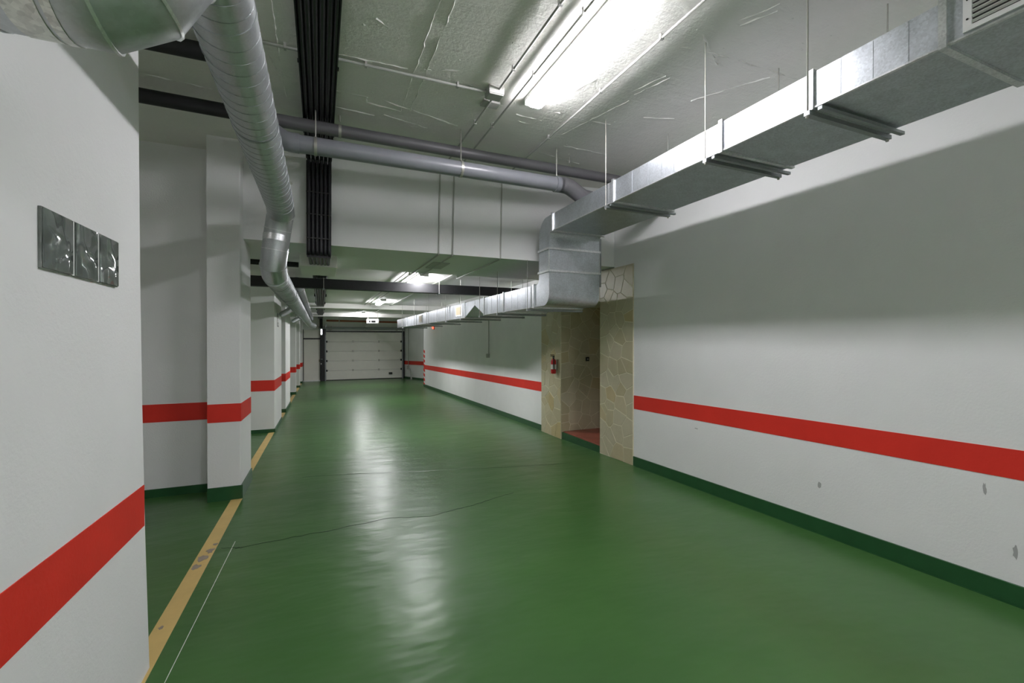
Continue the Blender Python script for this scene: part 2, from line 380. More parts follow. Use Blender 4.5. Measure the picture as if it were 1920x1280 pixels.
# hazard dashes on the corner of the far right wall
for k in range(8):
    z = .02 + k*.19
    bm = bmesh.new(); y0 = 18.293
    a = [(3.886,18.05,fz(18)+z),(3.886,18.295,fz(18)+z+.05),(3.886,18.295,fz(18)+z+.15),(3.886,18.05,fz(18)+z+.10)]
    vs = [bm.verts.new(p) for p in a]; v2 = [bm.verts.new((p[0]+.02,p[1],p[2])) for p in a]
    bm.faces.new(vs); bm.faces.new(v2[::-1])
    for i in range(4): bm.faces.new((vs[i], vs[(i+1) % 4], v2[(i+1) % 4], v2[i]))
    obj('hazard_dash', bm, 'red', wf)

# ---- stone clad doorway on the right, crazy-paved marble, every stone its own piece
def clip(poly, px, py, nx, ny):
    out = []
    for i in range(len(poly)):
        a, c = poly[i], poly[(i+1) % len(poly)]
        da = (a[0]-px)*nx+(a[1]-py)*ny; dc = (c[0]-px)*nx+(c[1]-py)*ny
        if da <= 0: out.append(a)
        if da*dc < 0:
            t_ = da/(da-dc); out.append((a[0]+(c[0]-a[0])*t_, a[1]+(c[1]-a[1])*t_))
    return out
def crazy(parent, W_, H_, place, size, seed, gap=.0045, th=.004, base=lambda u: 0.0):
    rr = random.Random(seed); nx, ny = max(2, round(W_/size)), max(2, round(H_/size))
    seeds = [((i+.5+rr.uniform(-.45,.45))*W_/nx, (j+.5+rr.uniform(-.45,.45))*H_/ny) for i in range(nx) for j in range(ny)]
    for i, s in enumerate(seeds):
        poly = [(0.003,0.003),(W_-.003,0.003),(W_-.003,H_-.003),(0.003,H_-.003)]
        for j, q in enumerate(seeds):
            if i == j: continue
            dx, dy = q[0]-s[0], q[1]-s[1]; L = math.hypot(dx, dy)
            if L > 4*size: continue
            mx_, my_ = (s[0]+q[0])/2 - dx/L*gap, (s[1]+q[1])/2 - dy/L*gap
            poly = clip(poly, mx_, my_, dx/L, dy/L)
            if len(poly) < 3: break
        if len(poly) < 3: continue
        bm = bmesh.new(); h = th*rr.uniform(.7, 1.2)
        a = [bm.verts.new(place(u, v, 0)) for u, v in poly]
        cx = sum(p[0] for p in poly)/len(poly); cy = sum(p[1] for p in poly)/len(poly)
        c = [bm.verts.new(place(u+(cx-u)*.03, v+(cy-v)*.03, h)) for u, v in poly]
        bm.faces.new(a[::-1]); bm.faces.new(c)
        for k in range(len(poly)): bm.faces.new((a[k], a[(k+1) % len(poly)], c[(k+1) % len(poly)], c[k]))
        obj('stone', bm, 'marble', parent)
stone_a = tag(obj('trim_4', P([(3.668,4.635),(3.668,5.37),(4.0,5.37),(4.0,4.635)], lambda x, y: fz(y)-.02, 2.468), 'grout'), 'cream stone clad pier at the near side of the doorway', None, None, 'structure')
crazy(stone_a, .735, 2.468+.12, lambda u, v, h: (3.668-h, 4.635+u, fz(5)+v-.002+.002), .20, 3)
crazy(stone_a, .33, 2.468+.12, lambda u, v, h: (3.668+u, 5.37+h, fz(5.4)+v), .20, 13)
stone_b = tag(obj('trim_5', P([(3.655,6.48),(3.70,7.27),(4.0,7.27),(5.3,6.75),(5.3,6.48)], lambda x, y: fz(y)-.02, 2.52), 'grout'), 'cream stone clad pier at the far side of the doorway', None, None, 'structure')
crazy(stone_b, .79, 2.66, lambda u, v, h: (3.655+u*.057-h, 6.48+u, fz(6.5+u)+v), .20, 5)
crazy(stone_b, 1.6, 2.66, lambda u, v, h: (3.66+u, 6.48-h, fz(6.5)+v), .20, 8)
lint = tag(obj('trim_6', P([(3.668,5.37),(3.655,6.48),(5.3,6.48),(5.3,5.37)], 2.04, 2.50), 'grout'), 'cream stone clad lintel over the doorway', None, None, 'structure')
crazy(lint, 1.11, .46, lambda u, v, h: (3.668-u*.012-h, 5.37+u, 2.04+v), .20, 9)
tag(obj('wall_doorway', P([(5.1,4.9),(5.3,4.9),(5.3,6.6),(5.1,6.6)], -.3, 2.6), 'wall'), 'plain wall inside the stone doorway', None, None, 'structure')
tag(obj('wall_doorway_near', P([(3.98,4.95),(5.2,4.95),(5.2,5.37),(3.98,5.37)], -.3, 2.5), 'wall'), 'near side wall inside the stone doorway', None, None, 'structure')
step = tag(obj('floor_doorway', P([(3.70,5.372),(5.12,5.372),(5.12,6.478),(3.70,6.478)], -.35, -.03), 'step_tile'), 'raised red tiled floor inside the stone doorway', None, None, 'structure')
obj('riser', P([(3.675,5.372),(3.71,5.372),(3.71,6.478),(3.675,6.478)], -.3, -.036), 'base', step)['label'] = 'green painted riser'
for i in range(4):
    for j in range(3):
        obj('tile', B(3.712+i*.34, 3.712+i*.34+.334, 5.376+j*.367, 5.376+j*.367+.361, -.031, -.024, bev=.002), 'step_tile', step)
cb = empty('call_button', (4.16,6.47,1.16), 'small black square call button on the dark stone inside the doorway', 'button')
obj('face_plate', B(4.13,4.195,6.455,6.472,1.13,1.20, bev=.004), 'black_plastic', cb)
obj('push_button', B(4.153,4.172,6.449,6.457,1.155,1.175, bev=.003), 'alu', cb)

# ---- end wall with the two doors
YD = 24.2
tag(obj('wall_end', B(-1.0,4.9,YD+.10,YD+.3,-.8,CF+.05), 'wall_far'), 'end wall behind the garage doors', None, None, 'structure')
tag(obj('trim_7', B(-.82,4.12,YD-.02,YD+.11,1.91,CF+.01), 'wall_far'), 'white header above the garage door', None, None, 'structure')
gd = tag(empty('door_1', (2.1,YD,fz(YD)), 'wide off white sectional garage door in the far wall', None), kind='structure')
z0, z1 = fz(YD)+.015, 1.865; x0, x1 = .26, 3.98; ph = (z1-z0)/5
for k in range(5):
    bm = B(x0, x1, YD-.04, YD, z0+k*ph+.004, z0+(k+1)*ph-.004, bev=.006); s = obj('door_panel', bm, 'door', gd)
    obj('panel_groove', B(x0+.03, x1-.03, YD-.043, YD-.039, z0+k*ph+ph*.5-.004, z0+k*ph+ph*.5+.004), 'door', s)
for k in range(1, 5):
    for xh in (x0+.03, 1.52, 2.80, x1-.04):
        obj('hinge', B(xh-.035, xh+.035, YD-.058, YD-.038, z0+k*ph-.05, z0+k*ph+.05, bev=.006), 'rod' if xh in (1.52,2.80) else 'black_plastic', gd)
obj('bottom_seal', B(x0,x1,YD-.05,YD,fz(YD),fz(YD)+.04), 'black_plastic', gd)
lk = obj('lock', B(3.30,3.48,YD-.075,YD-.038,-.34,-.23, bev=.01), 'black_plastic', gd)
obj('lock_handle', B(3.36,3.43,YD-.10,YD-.07,-.31,-.27, bev=.008), 'black_plastic', lk)
for xs, lab in ((x0-.04,'left'),(x1+.03,'right')):
    obj('side_track', B(xs-.02, xs+.03, YD-.10, YD-.01, fz(YD), 1.86), 'galv_dull', gd)
obj('head_seal', B(x0-.06,x1+.08,YD-.06,YD,1.865,1.925), 'black_plastic', gd)
obj('jamb_post', B(x1+.055,x1+.11,YD-.16,YD,fz(YD),1.93), 'frame_black', gd)
for xs in (x0-.02, x1+.03):                               # horizontal overhead tracks
    obj('overhead_track', T(tube_path([(xs,YD-.10,1.7),(xs,YD-.12,2.12),(xs,YD-2.9,2.16)], .25), .022, 8), 'galv_dull', gd, True)
obj('torsion_shaft', T([(-.1,YD-.18,2.06),(4.1,YD-.18,2.06)], .055, 14), 'galv_dull', gd, True)
for xs in (.5, 2.1, 3.7): obj('shaft_bracket', B(xs-.03,xs+.03,YD-.2,YD-.02,1.94,2.14), 'rod', gd)
obj('drive_rail', B(2.08,2.12,YD-3.9,YD-.1,2.20,2.24), 'alu', gd)
op = empty('door_opener', (2.06,20.1,2.3), 'white garage door motor box hanging under the far ceiling', 'motor')
obj('housing', B(1.84,2.32,19.95,20.30,2.18,2.38, bev=.03), 'white_plastic', op, True)
obj('vent_slot', B(2.0,2.17,19.945,19.953,2.22,2.30), 'black_plastic', op)
obj('vent_slot', B(1.90,1.97,19.945,19.953,2.22,2.30), 'black_plastic', op)
for xs in (1.88, 2.28): obj('hanger_strap', B(xs-.012,xs+.012,20.1,20.12,2.37,CF+.0), 'rod', op)

pd = tag(empty('door_2', (-.39,YD,fz(YD)), 'narrow off white pedestrian door left of the garage door', None), kind='structure')
obj('door_leaf', B(-.76,-.02,YD-.045,YD,fz(YD)+.03,1.50, bev=.004), 'door', pd)
obj('transom_panel', B(-.76,-.02,YD-.04,YD,1.56,1.95, bev=.004), 'door', pd)
obj('door_frame', B(-.80,-.755,YD-.07,YD+.02,fz(YD),1.98), 'frame_black', pd)
obj('door_frame', B(-.80,0.0,YD-.07,YD+.02,1.50,1.56), 'frame_black', pd)
obj('jamb_column', B(-.01,.205,YD-.22,YD+.02,fz(YD),2.05), 'frame_black', pd)
obj('daylight_strip', B(-.82,.04,YD-.14,YD,fz(YD)-.01,fz(YD)+.04), 'alu', pd)  # pale metal strip standing in for daylight showing under the door
h = obj('door_handle', T([(.03,YD-.22,.52),(.03,YD-.27,.52),(.10,YD-.28,.52)], .014, 8), 'alu', pd, True)
obj('lock_plate', B(.015,.055,YD-.232,YD-.218,.26,.32), 'alu', pd)
obj('lock_plate', B(-.075,-.035,YD-.055,YD-.04,.38,.50), 'tan', pd)
el = empty('added_lens_light', (.04,YD-.23,1.85), 'small added lit lens at the top of the black door column', 'light')  # added glowing lens, made up for a bright spot on the column
obj('housing', B(0.0,.09,YD-.26,YD-.22,1.70,2.03, bev=.008), 'white_plastic', el)
obj('lens', B(.015,.075,YD-.268,YD-.258,1.74,1.99), 'lens_glow', el)

# brown pipe near the door head, and small items on the end wall
bp = empty('brown_pipe', (2.0,22.2,2.33), 'brown pipe running across below the far ceiling above the garage door', 'pipe')
obj('pipe', T([(.25,22.2,2.36),(4.4,22.2,2.32)], .045, 12), 'brown', bp, True)
for xs in (.8, 2.4, 4.0): obj('pipe_clamp', T([(xs-.02,22.2,2.35),(xs+.02,22.2,2.35)], .06, 12), 'rod', bp)
for xs in (.8, 2.4, 4.0): obj('hanger_rod', T([(xs,22.2,2.40),(xs,22.2,CF)], .006, 6), 'rod', bp)

sw = empty('switch_conduit', (4.20,23.5,.3), 'thin vertical conduit ending in a small switch box on the slanted wall', 'conduit')
obj('pipe', T([(4.205,23.5,.12),(4.205,23.5,CF)], .015, 8), 'conduit', sw, True)
obj('switch_box', B(4.14,4.23,23.44,23.56,-.06,.14, bev=.01), 'conduit', sw)
ps = empty('leaning_post', (4.31,22.9,fz(23)), 'short grey tapered post leaning at the foot of the slanted end wall', 'post')
obj('post', T([(4.25,22.9,fz(22.9)),(4.20,22.95,fz(22.9)+.55)], [.045,.02], 10), 'conduit', ps, True)

sc2 = empty('switch_conduit', (3.77,10.24,1.08), 'grey vertical conduit ending in a square switch box on the far right wall', 'conduit')
obj('pipe', T([(3.77,10.24,1.14),(3.77,10.24,CF)], .013, 8), 'conduit', sc2, True)
obj('switch_box', B(3.715,3.785,10.19,10.29,1.05,1.15, bev=.008), 'conduit', sc2)
al = empty('alarm_sounder', (3.86,16.39,1.93), 'small red alarm light on the far right wall under the duct', 'alarm')
bm = bmesh.new(); bmesh.ops.create_uvsphere(bm, u_segments=16, v_segments=8, radius=.075, matrix=Matrix.Translation((3.85,16.39,1.93)) @ Matrix.Diagonal((.7,1,.7,1)))
obj('dome', bm, 'led', al, True); obj('base_plate', B(3.845,3.88,16.30,16.48,1.86,2.0, bev=.01), 'ext_red', al)

# fire extinguisher on the stone pier
fe = empty('fire_extinguisher', (3.60,6.60,.93), 'small red fire extinguisher with white label on the far stone pier', 'extinguisher')
cx, cy = 3.595, 6.62
obj('cylinder', T([(cx,cy,.925),(cx,cy,.94),(cx,cy,1.13),(cx,cy,1.165),(cx,cy,1.18)], [.036,.044,.044,.030,.014], 20), 'ext_red', fe, True)
obj('paper_label', T([(cx,cy,1.0),(cx,cy,1.08)], .0452, 20, False), 'label_w', fe, True)
v_ = obj('valve', T([(cx,cy,1.175),(cx,cy,1.215)], .016, 12), 'black_plastic', fe, True)
obj('handle', B(cx-.055,cx+.02,cy-.01,cy+.01,1.215,1.228, bev=.003), 'black_plastic', v_)
obj('lever', B(cx-.06,cx+.015,cy-.009,cy+.009,1.236,1.246, bev=.003), 'black_plastic', v_)
obj('hose', T(tube_path([(cx-.01,cy-.012,1.20),(cx-.03,cy-.06,1.19),(cx-.02,cy-.058,1.0)], .02), .009, 8), 'black_plastic', fe, True)
obj('wall_bracket', B(cx+.03,3.652,cy-.02,cy+.02,.98,1.16), 'rod', fe)

# glass blocks let into the near left wall
g = tag(obj('window_1', P([(-.772,1.728),(-.7425,1.728),(-.7425,2.256),(-.772,2.256)], 1.709, 1.885), 'white_plastic'), 'row of three glass blocks in the near left wall', None, None, 'structure')
for y0, y1 in ((1.727,1.902),(1.917,2.078),(2.095,2.257)):
    gb = B(-.7485,-.738,y0,y1,1.707,1.887, bev=.004)
    o = obj('glass_block', B(-.752,-.7415,y0,y1,1.707,1.887, bev=.002), 'glass_back', g)
    gb.free(); obj('glass_face', B(-.7412,-.7375,y0+.003,y1-.003,1.710,1.884, bev=.0015), 'glass', o, True)
g2 = tag(obj('window_2', B(-.80,-.782,9.93,10.28,1.75,2.02), 'glass_back'), 'small glass block opening high in the wing wall', None, None, 'structure')

# ================================================================== RECTANGULAR AIR DUCT
XL, XR, ZB, ZT = 2.44, 3.13, 2.746, 2.935
duct = empty('air_duct', (2.78,0,2.84), 'long rectangular galvanised air duct along the right side, stepping down under the beam', 'duct')
def ductbox(y0, y1, zb_, zt_, xl=XL, xr=XR, m='galv', ribs=(), name='duct_section'):
    o = obj(name, B(xl, xr, y0, y1, zb_, zt_), m, duct)
    for yr in ribs: obj('folded_seam', B(xl-.0015, xl+.004, yr-.0025, yr+.0025, zb_+.004, zt_-.004), 'galv', o)
    # folded lip along the lower left edge
    obj('edge_fold', B(xl-.005, xl+.012, y0, y1, zb_-.005, zb_+.003), 'galv_bright', o)
    return o
def flange(y, zb_=ZB, zt_=ZT, xl=XL, xr=XR, w_=.014, e=.013):
    bm = bmesh.new(); 
    box(bm, xl-e, xl+.002, y-w_, y+w_, zb_-e, zt_+e); box(bm, xr-.002, xr+e, y-w_, y+w_, zb_-e, zt_+e)
    box(bm, xl, xr, y-w_, y+w_, zb_-e, zb_+.002); box(bm, xl, xr, y-w_, y+w_, zt_-.002, zt_+e)
    return obj('flange', bm, 'galv_bright', duct)
joints = [-6.8,-5.6,-4.4,-3.2,-2.0,-.75,1.03,1.585,2.176,3.362,4.503]
ribs = {1.03:(1.156,1.297,1.441), 1.585:(), 2.176:(2.28,2.38,2.492,2.61,2.741,2.9,3.1), 3.362:()}
for a, c in zip(joints, joints[1:]): ductbox(a+.003, c-.003, ZB, ZT, ribs=ribs.get(a, ()))
for y in joints[1:-1]: flange(y)
# trapeze hangers: an angle bar under the duct and a threaded rod up each side
for y in (-3.3,-.85,1.60,2.30,3.46):
    hb = obj('hanger_bar', B(XL-.02, XR+.045, y-.016, y+.016, ZB-.036, ZB-.012), 'galv_dull', duct)
    obj('hanger_bar', B(XL-.01, XR+.06, y-.075, y-.052, ZB-.030, ZB-.012), 'galv_dull', duct)
    for xs in (XL-.014, XR+.03):
        rd = obj('hanger_rod', T([(xs,y,ZB-.05),(xs,y,CZ)], .0042, 6), 'rod', duct)
        obj('rod_nut', T([(xs,y,ZB-.048),(xs,y,ZB-.036)], .009, 6), 'rod', rd)
# grille in the nearest section
gr = obj('grille_frame', (lambda bm: (box(bm,XL-.010,XL+.002,.35,.965,ZB+.012,ZB+.032), box(bm,XL-.010,XL+.002,.35,.965,ZT-.022,ZT-.004), box(bm,XL-.010,XL+.002,.938,.965,ZB+.032,ZT-.022), box(bm,XL-.010,XL+.002,.35,.375,ZB+.032,ZT-.022), bm)[-1])(bmesh.new()), 'white_plastic', duct)
obj('grille_void', B(XL-.003,XL+.0,.376,.937,ZB+.032,ZT-.022), 'black_plastic', gr)
for k in range(6):
    z = ZB+.043+k*.0205
    bm = bmesh.new(); box(bm,-.007,.007,.376,.937,-.0016,.0016); bmesh.ops.rotate(bm, verts=bm.verts, cent=(0,.6,0), matrix=Matrix.Rotation(math.radians(35),3,'Y')); bmesh.ops.translate(bm, verts=bm.verts, vec=(XL-.006,0,z))
    obj('grille_slat', bm, 'white_plastic', gr)
for z in (ZB+.06, ZT-.05): obj('grille_screw', T([(XL-.012,.951,z),(XL-.009,.951,z)], .004, 8), 'black_plastic', gr)
# elbow down in front of the beam
LB, LT = 1.90, 2.17
def side_prof(pts, xl, xr, m, name):
    bm = bmesh.new(); a = [bm.verts.new((xl,y,z)) for y, z in pts]; c = [bm.verts.new((xr,y,z)) for y, z in pts]
    bm.faces.new(a); bm.faces.new(c[::-1]); n_ = len(pts)
    for i in range(n_): bm.faces.new((a[i], a[(i+1) % n_], c[(i+1) % n_], c[i]))
    return obj(name, bm, m, duct, True)
YF, YB = 4.60, 4.86
def qarc(cy_, cz_, r_, a0, a1, n_=8): return [(cy_+r_*math.cos(math.radians(a0+(a1-a0)*k/n_)), cz_+r_*math.sin(math.radians(a0+(a1-a0)*k/n_))) for k in range(n_+1)]
up = [(4.505,ZT)] + qarc(YB-.22, ZT-.22, .22, 80, 0) + [(YB,2.56),(YF,2.56)] + [(YF,ZB-.08)] + qarc(YF-.06, ZB-.06, .06, 0, 90, 4) + [(4.505,ZB)]
side_prof(up, XL, XR, 'galv', 'elbow')
side_prof([(YF,2.556),(YB,2.556),(YB,2.30),(YF,2.30)], XL, XR, 'galv', 'drop_section')
lowp = [(YF,2.296),(YB,2.296),(YB,2.24)] + qarc(YB+.07, 2.24, .07, 180, 270, 4) + [(5.0,LT),(5.0,LB)] + qarc(YF+.14, LB+.14, .14, 270, 180)
side_prof(lowp, XL, XR, 'galv', 'elbow')
for z in (2.558, 2.298):
    bm = bmesh.new(); e = .013
    box(bm,XL-e,XR+e,YF-e,YF+.002,z-.012,z+.012); box(bm,XL-e,XR+e,YB-.002,YB+e,z-.012,z+.012); box(bm,XL-e,XL+.002,YF,YB,z-.012,z+.012); box(bm,XR-.002,XR+e,YF,YB,z-.012,z+.012)
    obj('flange', bm, 'galv_bright', duct)
obj('corner_strip', B(XL-.006,XL+.004,YF-.004,YF+.008,2.31,2.545), 'galv_bright', duct)
obj('corner_strip', B(XR-.004,XR+.006,YF-.004,YF+.008,2.31,2.545), 'galv_bright', duct)
flange(4.515, ZB, ZT)
obj('back_plate', B(XR+.001,XR+.19,YB-.03,YB-.01,2.17,2.79, bev=.006), 'galv_dull', duct)
# the lower run under the beam and away to the door
jl = [5.0,6.0,6.83]
for a, c in zip(jl, jl[1:]): ductbox(a+.003, c-.003, LB, LT, ribs=[a+.25,a+.5,a+.7])
side_prof([(6.833,LB),(6.833,LT),(7.88,LT),(7.88,LB),(7.32,2.085)], XL, XR, 'galv', 'notched_section')
obj('folded_seam', B(XL-.003,XL+.004,7.31,7.33,2.10,LT-.004), 'galv_bright', duct)
jl = [7.88,8.99,10.05,11.1,12.4,13.88,15.75]
for a, c in zip(jl, jl[1:]): ductbox(a+.003, c-.003, LB, LT, ribs=[a+(c-a)*q for q in (.25,.5,.75)])
for y in [5.0,6.0,6.83,7.88,8.99,10.05,11.1,12.4,13.88]: flange(y, LB, LT)
for y in (8.05,11.6): 
    fr = obj('side_grille', B(XL-.012,XL+.002,y,y+.42,LB+.04,LT-.03, bev=.004), 'white_plastic', duct)
    obj('grille_filter', B(XL-.016,XL-.010,y+.05,y+.37,LB+.065,LT-.055), 'tan', fr)
for y in (5.15,6.2,7.0,8.1,9.2,10.8,12.6,14.6):
    obj('hanger_bar', B(XL-.03, XR+.10, y-.02, y+.02, LB-.04, LB-.012), 'galv_dull', duct)
    for xs in (XL-.02, XR+.07):
        zt_ = zb(xs, y)+.0 if y < 6.6 else CF
        obj('hanger_rod', T([(xs,y,LB-.05),(xs,y,zt_)], .004, 6), 'rod', duct)

# ================================================================== SPIRAL DUCT on the left
sp = empty('spiral_duct', (-.34,3,2.73), 'round spiral wound steel duct on the left, dropping under the beam', 'duct')
R = .116
# fitting out of the wall, elbow up
def seg_(name, pts, r, m='spiral'): return obj(name, T(pts, r, 32, True), m, sp, True)
zc, yc = 2.182, 1.1
seg_('duct_collar', [(-.76,yc,zc),(-.50,yc,zc)], R)
seg_('elbow_seam', [(-.545,yc,zc),(-.540,yc,zc)], R*1.02, 'spiral')
seg_('foil_tape', [(-.505,yc,zc),(-.455,yc,zc)], R*1.012, 'tape')
seg_('duct_collar', [(-.458,yc,zc),(-.44,yc,zc)], R*.995)
seg_('foil_tape', [(-.447,yc,zc),(-.432,yc,zc)], R*1.018, 'tape')
elb = [(-.44,yc,zc),(-.40,yc,zc),(-.345,yc,zc+.032),(-.313,yc,zc+.087),(-.313,yc,2.56),(-.316,1.13,2.66),(-.33,1.25,2.73),(-.331,1.30,2.73)]
seg_('elbow', elb, R)
for p, q in ((elb[1],elb[2]),(elb[2],elb[3]),(elb[3],elb[4])):
    a = Vector(p); b_ = Vector(q); i0 = elb.index(p); d = ((b_-a).normalized() + (a-Vector(elb[i0-1])).normalized()).normalized()*.003
    seg_('elbow_seam', [tuple(a-d),tuple(a+d)], R*1.055, 'galv_bright')
run = [(-.335,1.25,2.73),(-.34,4.62,2.73)]
seg_('spiral_run', run, R)
def helix(y0, y1, x, z, r, pitch, name, par, yfun=None, seg=26, w_=.0022):
    bm = bmesh.new(); n_ = int((y1-y0)/pitch*seg)
    pts = []
    for k in range(n_+1):
        a = 2*math.pi*k/seg; y = y0+(y1-y0)*k/n_; pts.append((x+r*math.cos(a), y, z+r*math.sin(a)))
    sweep(bm, pts, w_, 4); return obj(name, bm, 'galv_dull', par)
helix(1.26,4.58,-.3375,2.73,R+.0005,.088,'spiral_seam',sp)
seg_('coupling', [(-.337,1.93,2.73),(-.337,1.97,2.73)], R*1.025)
drop = [(-.34,4.62,2.73),(-.345,4.78,2.70),(-.375,4.86,2.56),(-.40,4.86,2.36),(-.42,4.90,2.22),(-.42,5.05,2.145)]
seg_('drop_elbow', drop, R*1.006)
for i in (1,2,3,4):
    a = Vector(drop[i]); d = ((Vector(drop[i+1])-a).normalized() + (a-Vector(drop[i-1])).normalized()).normalized()*.003
    seg_('elbow_seam', [tuple(a-d),tuple(a+d)], R*1.05, 'galv_bright')
seg_('foil_tape', [(-.385,4.86,2.50),(-.392,4.86,2.44)], R*1.02, 'galv_bright')
seg_('spiral_run', [(-.42,5.05,2.145),(-.42,19.6,2.135)], R)
helix(5.1,19.5,-.42,2.14,R+.0005,.14,'spiral_seam',sp,seg=20)
seg_('elbow', [(-.42,19.6,2.135),(-.40,20.0,2.10),(-.25,20.3,2.05)], R)
for y in (7.4,10.5,13.5,16.5): seg_('coupling', [(-.42,y,2.14),(-.42,y+.05,2.14)], R*1.03)
for y in (2.9,7.0,11.0,15.3):
    z_, x_, zt_ = (2.73,-.338,CZ) if y < 5 else (2.14,-.42,CF)
    bm = T([(x_,y-.012,z_),(x_,y+.012,z_)], R+.004, 32); obj('hanger_band', bm, 'galv_dull', sp, True)
    obj('hanger_rod', T([(x_,y,z_+R),(x_,y,zt_)], .005, 6), 'rod', sp)
bc = obj('branch_stub', T([(-.48,9.6,2.10),(-.62,9.75,2.02),(-.70,9.95,2.0)], [.07,.06,.055], 18), 'spiral', sp, True)
obj('branch_stub', T([(-.48,13.0,2.08),(-.66,13.2,1.98)], [.07,.05], 18), 'spiral', sp, True)
obj('inspection_screw', T([(-.225,4.0,2.75),(-.205,4.0,2.755)], .010, 8), 'rod', sp, True)

# ================================================================== PIPES
# large grey drain pipe across
p1 = empty('drain_pipe', (1.0,4.17,3.14), 'large grey plastic drain pipe crossing under the ceiling, nearer the floor', 'pipe')
obj('pipe', T([(-.18,4.17,3.145),(2.36,4.17,3.14)], .073, 28), 'pvc', p1, True)
obj('pipe_elbow', T(tube_path([(-.16,4.17,3.145),(-.26,4.17,3.145),(-.42,4.25,3.27),(-.52,4.32,3.36)], .05), .080, 28), 'pvc', p1, True)
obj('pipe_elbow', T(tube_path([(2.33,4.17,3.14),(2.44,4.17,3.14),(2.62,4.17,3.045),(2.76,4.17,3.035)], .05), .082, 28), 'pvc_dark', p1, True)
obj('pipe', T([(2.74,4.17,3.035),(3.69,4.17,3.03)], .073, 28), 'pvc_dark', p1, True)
obj('socket', T([(2.28,4.17,3.14),(2.36,4.17,3.14)], .082, 28), 'pvc', p1, True)
for xs in (-.035, 1.25, 2.30):
    cl = obj('pipe_clamp', T([(xs-.012,4.17,3.143),(xs+.012,4.17,3.143)], .079, 24), 'rod', p1, True)
    obj('hanger_rod', T([(xs,4.17,3.21),(xs,4.17,CZ)], .006, 8), 'rod', p1)
# thinner dark pipe, close to the ceiling
p2 = empty('waste_pipe', (1.0,4.35,3.43), 'thinner dark grey pipe close under the ceiling behind the large drain pipe', 'pipe')
obj('pipe', T([(-.45,4.35,3.39),(3.69,4.33,3.36)], .054, 22), 'pvc_dark', p2, True)
o = obj('black_section', T([(-3.38,4.35,3.425),(-.45,4.35,3.39)], .056, 22), 'black', p2, True); o['label'] = 'matt black section left of the spiral duct'  # this stretch of the pipe is coloured black instead of grey
for xs in (.165, 2.56):
    obj('pipe_clamp', T([(xs-.012,4.35,3.386-.01*(xs>1)),(xs+.012,4.35,3.386-.01*(xs>1))], .059, 22), 'rod', p2, True)
    obj('hanger_rod', T([(xs,4.35,3.47),(xs,4.35,CZ)], .006, 8), 'rod', p2)
p3 = empty('black_pipe', (-1.8,3.6,3.43), 'matt black pipe under the ceiling of the first left bay, nearest the camera', 'pipe')
obj('pipe', T([(-3.38,3.6,3.42),(-.52,3.6,3.44)], .056, 22), 'black', p3, True)
obj('end_cap', T([(-.53,3.6,3.44),(-.48,3.6,3.44)], .060, 22), 'black_plastic', p3, True)
for xs in (-1.0,-2.0): obj('hanger_rod', T([(xs,3.6,3.47),(xs,3.6,CZ)], .005, 6), 'rod', p3)
# flat black duct crossing beyond the beam
p4 = empty('black_duct', (1.0,8.0,2.41), 'flat black duct crossing the garage just beyond the beam', 'duct')
obj('duct_body', B(-3.3,3.76,7.97,8.12,2.335,2.495, bev=.006), 'black', p4)
for xs in (-1.3,.05,1.98,3.4):
    hr = obj('hanger_rod', T([(xs,7.962,2.33),(xs,7.962,CF)], .005, 6), 'rod', p4)
for xs in (-1.3,.05,1.98,3.4):
    obj('support_strap', B(xs-.014,xs+.014,7.95,8.14,2.322,2.334), 'galv_dull', p4)
p5 = empty('black_pipe', (-1.3,6.45,2.45), 'short black pipe under the beam at the left, ending at the cable box', 'pipe')
obj('pipe', T([(-3.3,6.45,2.50),(-.26,6.45,2.47)], .034, 16), 'black', p5, True)
obj('pipe_clip', T([(-.9,6.45,2.476),(-.93,6.45,2.476)], .042, 16), 'black_plastic', p5)
p6 = empty('grey_pipe', (-.36,14,2.45), 'grey plastic pipe running away beside the lower spiral duct', 'pipe')
obj('pipe', T([(-.36,8.16,2.44),(-.36,21.5,2.40)], .085, 20), 'pvc', p6, True)
for y in (9,11.5,14,17): 
    obj('pipe_clamp', T([(-.36,y,2.435),(-.36,y+.03,2.435)], .094, 20), 'rod', p6, True)
    obj('hanger_rod', T([(-.36,y+.015,2.52),(-.36,y+.015,CF)], .006, 6), 'rod', p6)

# ================================================================== CABLE RUN
cr = empty('cable_run', (-.01,3,3.46), 'bundle of black cables on a tray, running overhead and down the beam', 'cables')
obj('tray', (lambda bm: (box(bm,-.135,.115,-7,5.28,3.486,3.491), box(bm,-.138,-.130,-7,5.28,3.44,3.491), box(bm,.110,.118,-7,5.28,3.44,3.491), box(bm,-.135,.108,5.372,5.378,2.40,3.44), box(bm,-.138,-.131,5.33,5.378,2.42,3.44), box(bm,.102,.110,5.33,5.378,2.42,3.44), bm)[-1])(bmesh.new()), 'tray', cr)
for k in range(6):
    x = -.112+k*.042
    obj('cable', T(tube_path([(x,-7,3.468),(x,5.325,3.468),(x*.98-.003,5.345,2.435),(x*.95,6.06,2.435)], .045), .0185, 10), 'cable', cr, True)
for y in (-1,1,2.4,3.6,4.8): obj('tray_bracket', B(-.15,.13,y-.015,y+.015,3.515,CZ), 'tray', cr)
for z in (3.1,2.86,2.6): obj('cable_tie', B(-.14,.112,5.315,5.322,z-.006,z+.006), 'black_plastic', cr)
bx = tag(obj('trim_8', B(-.235,.195,6.04,6.88,2.40,2.56, bev=.004), 'ceil_far'), 'boxed out ceiling block the cables pass through', None, None, 'structure')
cr2 = empty('cable_run', (.0,12,2.47), 'bundle of black cables continuing under the far ceiling towards the doors', 'cables')
for k in range(5):
    x = -.085+k*.043
    obj('cable', T([(x,6.88,2.525),(x,23.9,2.52)], .0185, 8), 'cable', cr2, True)
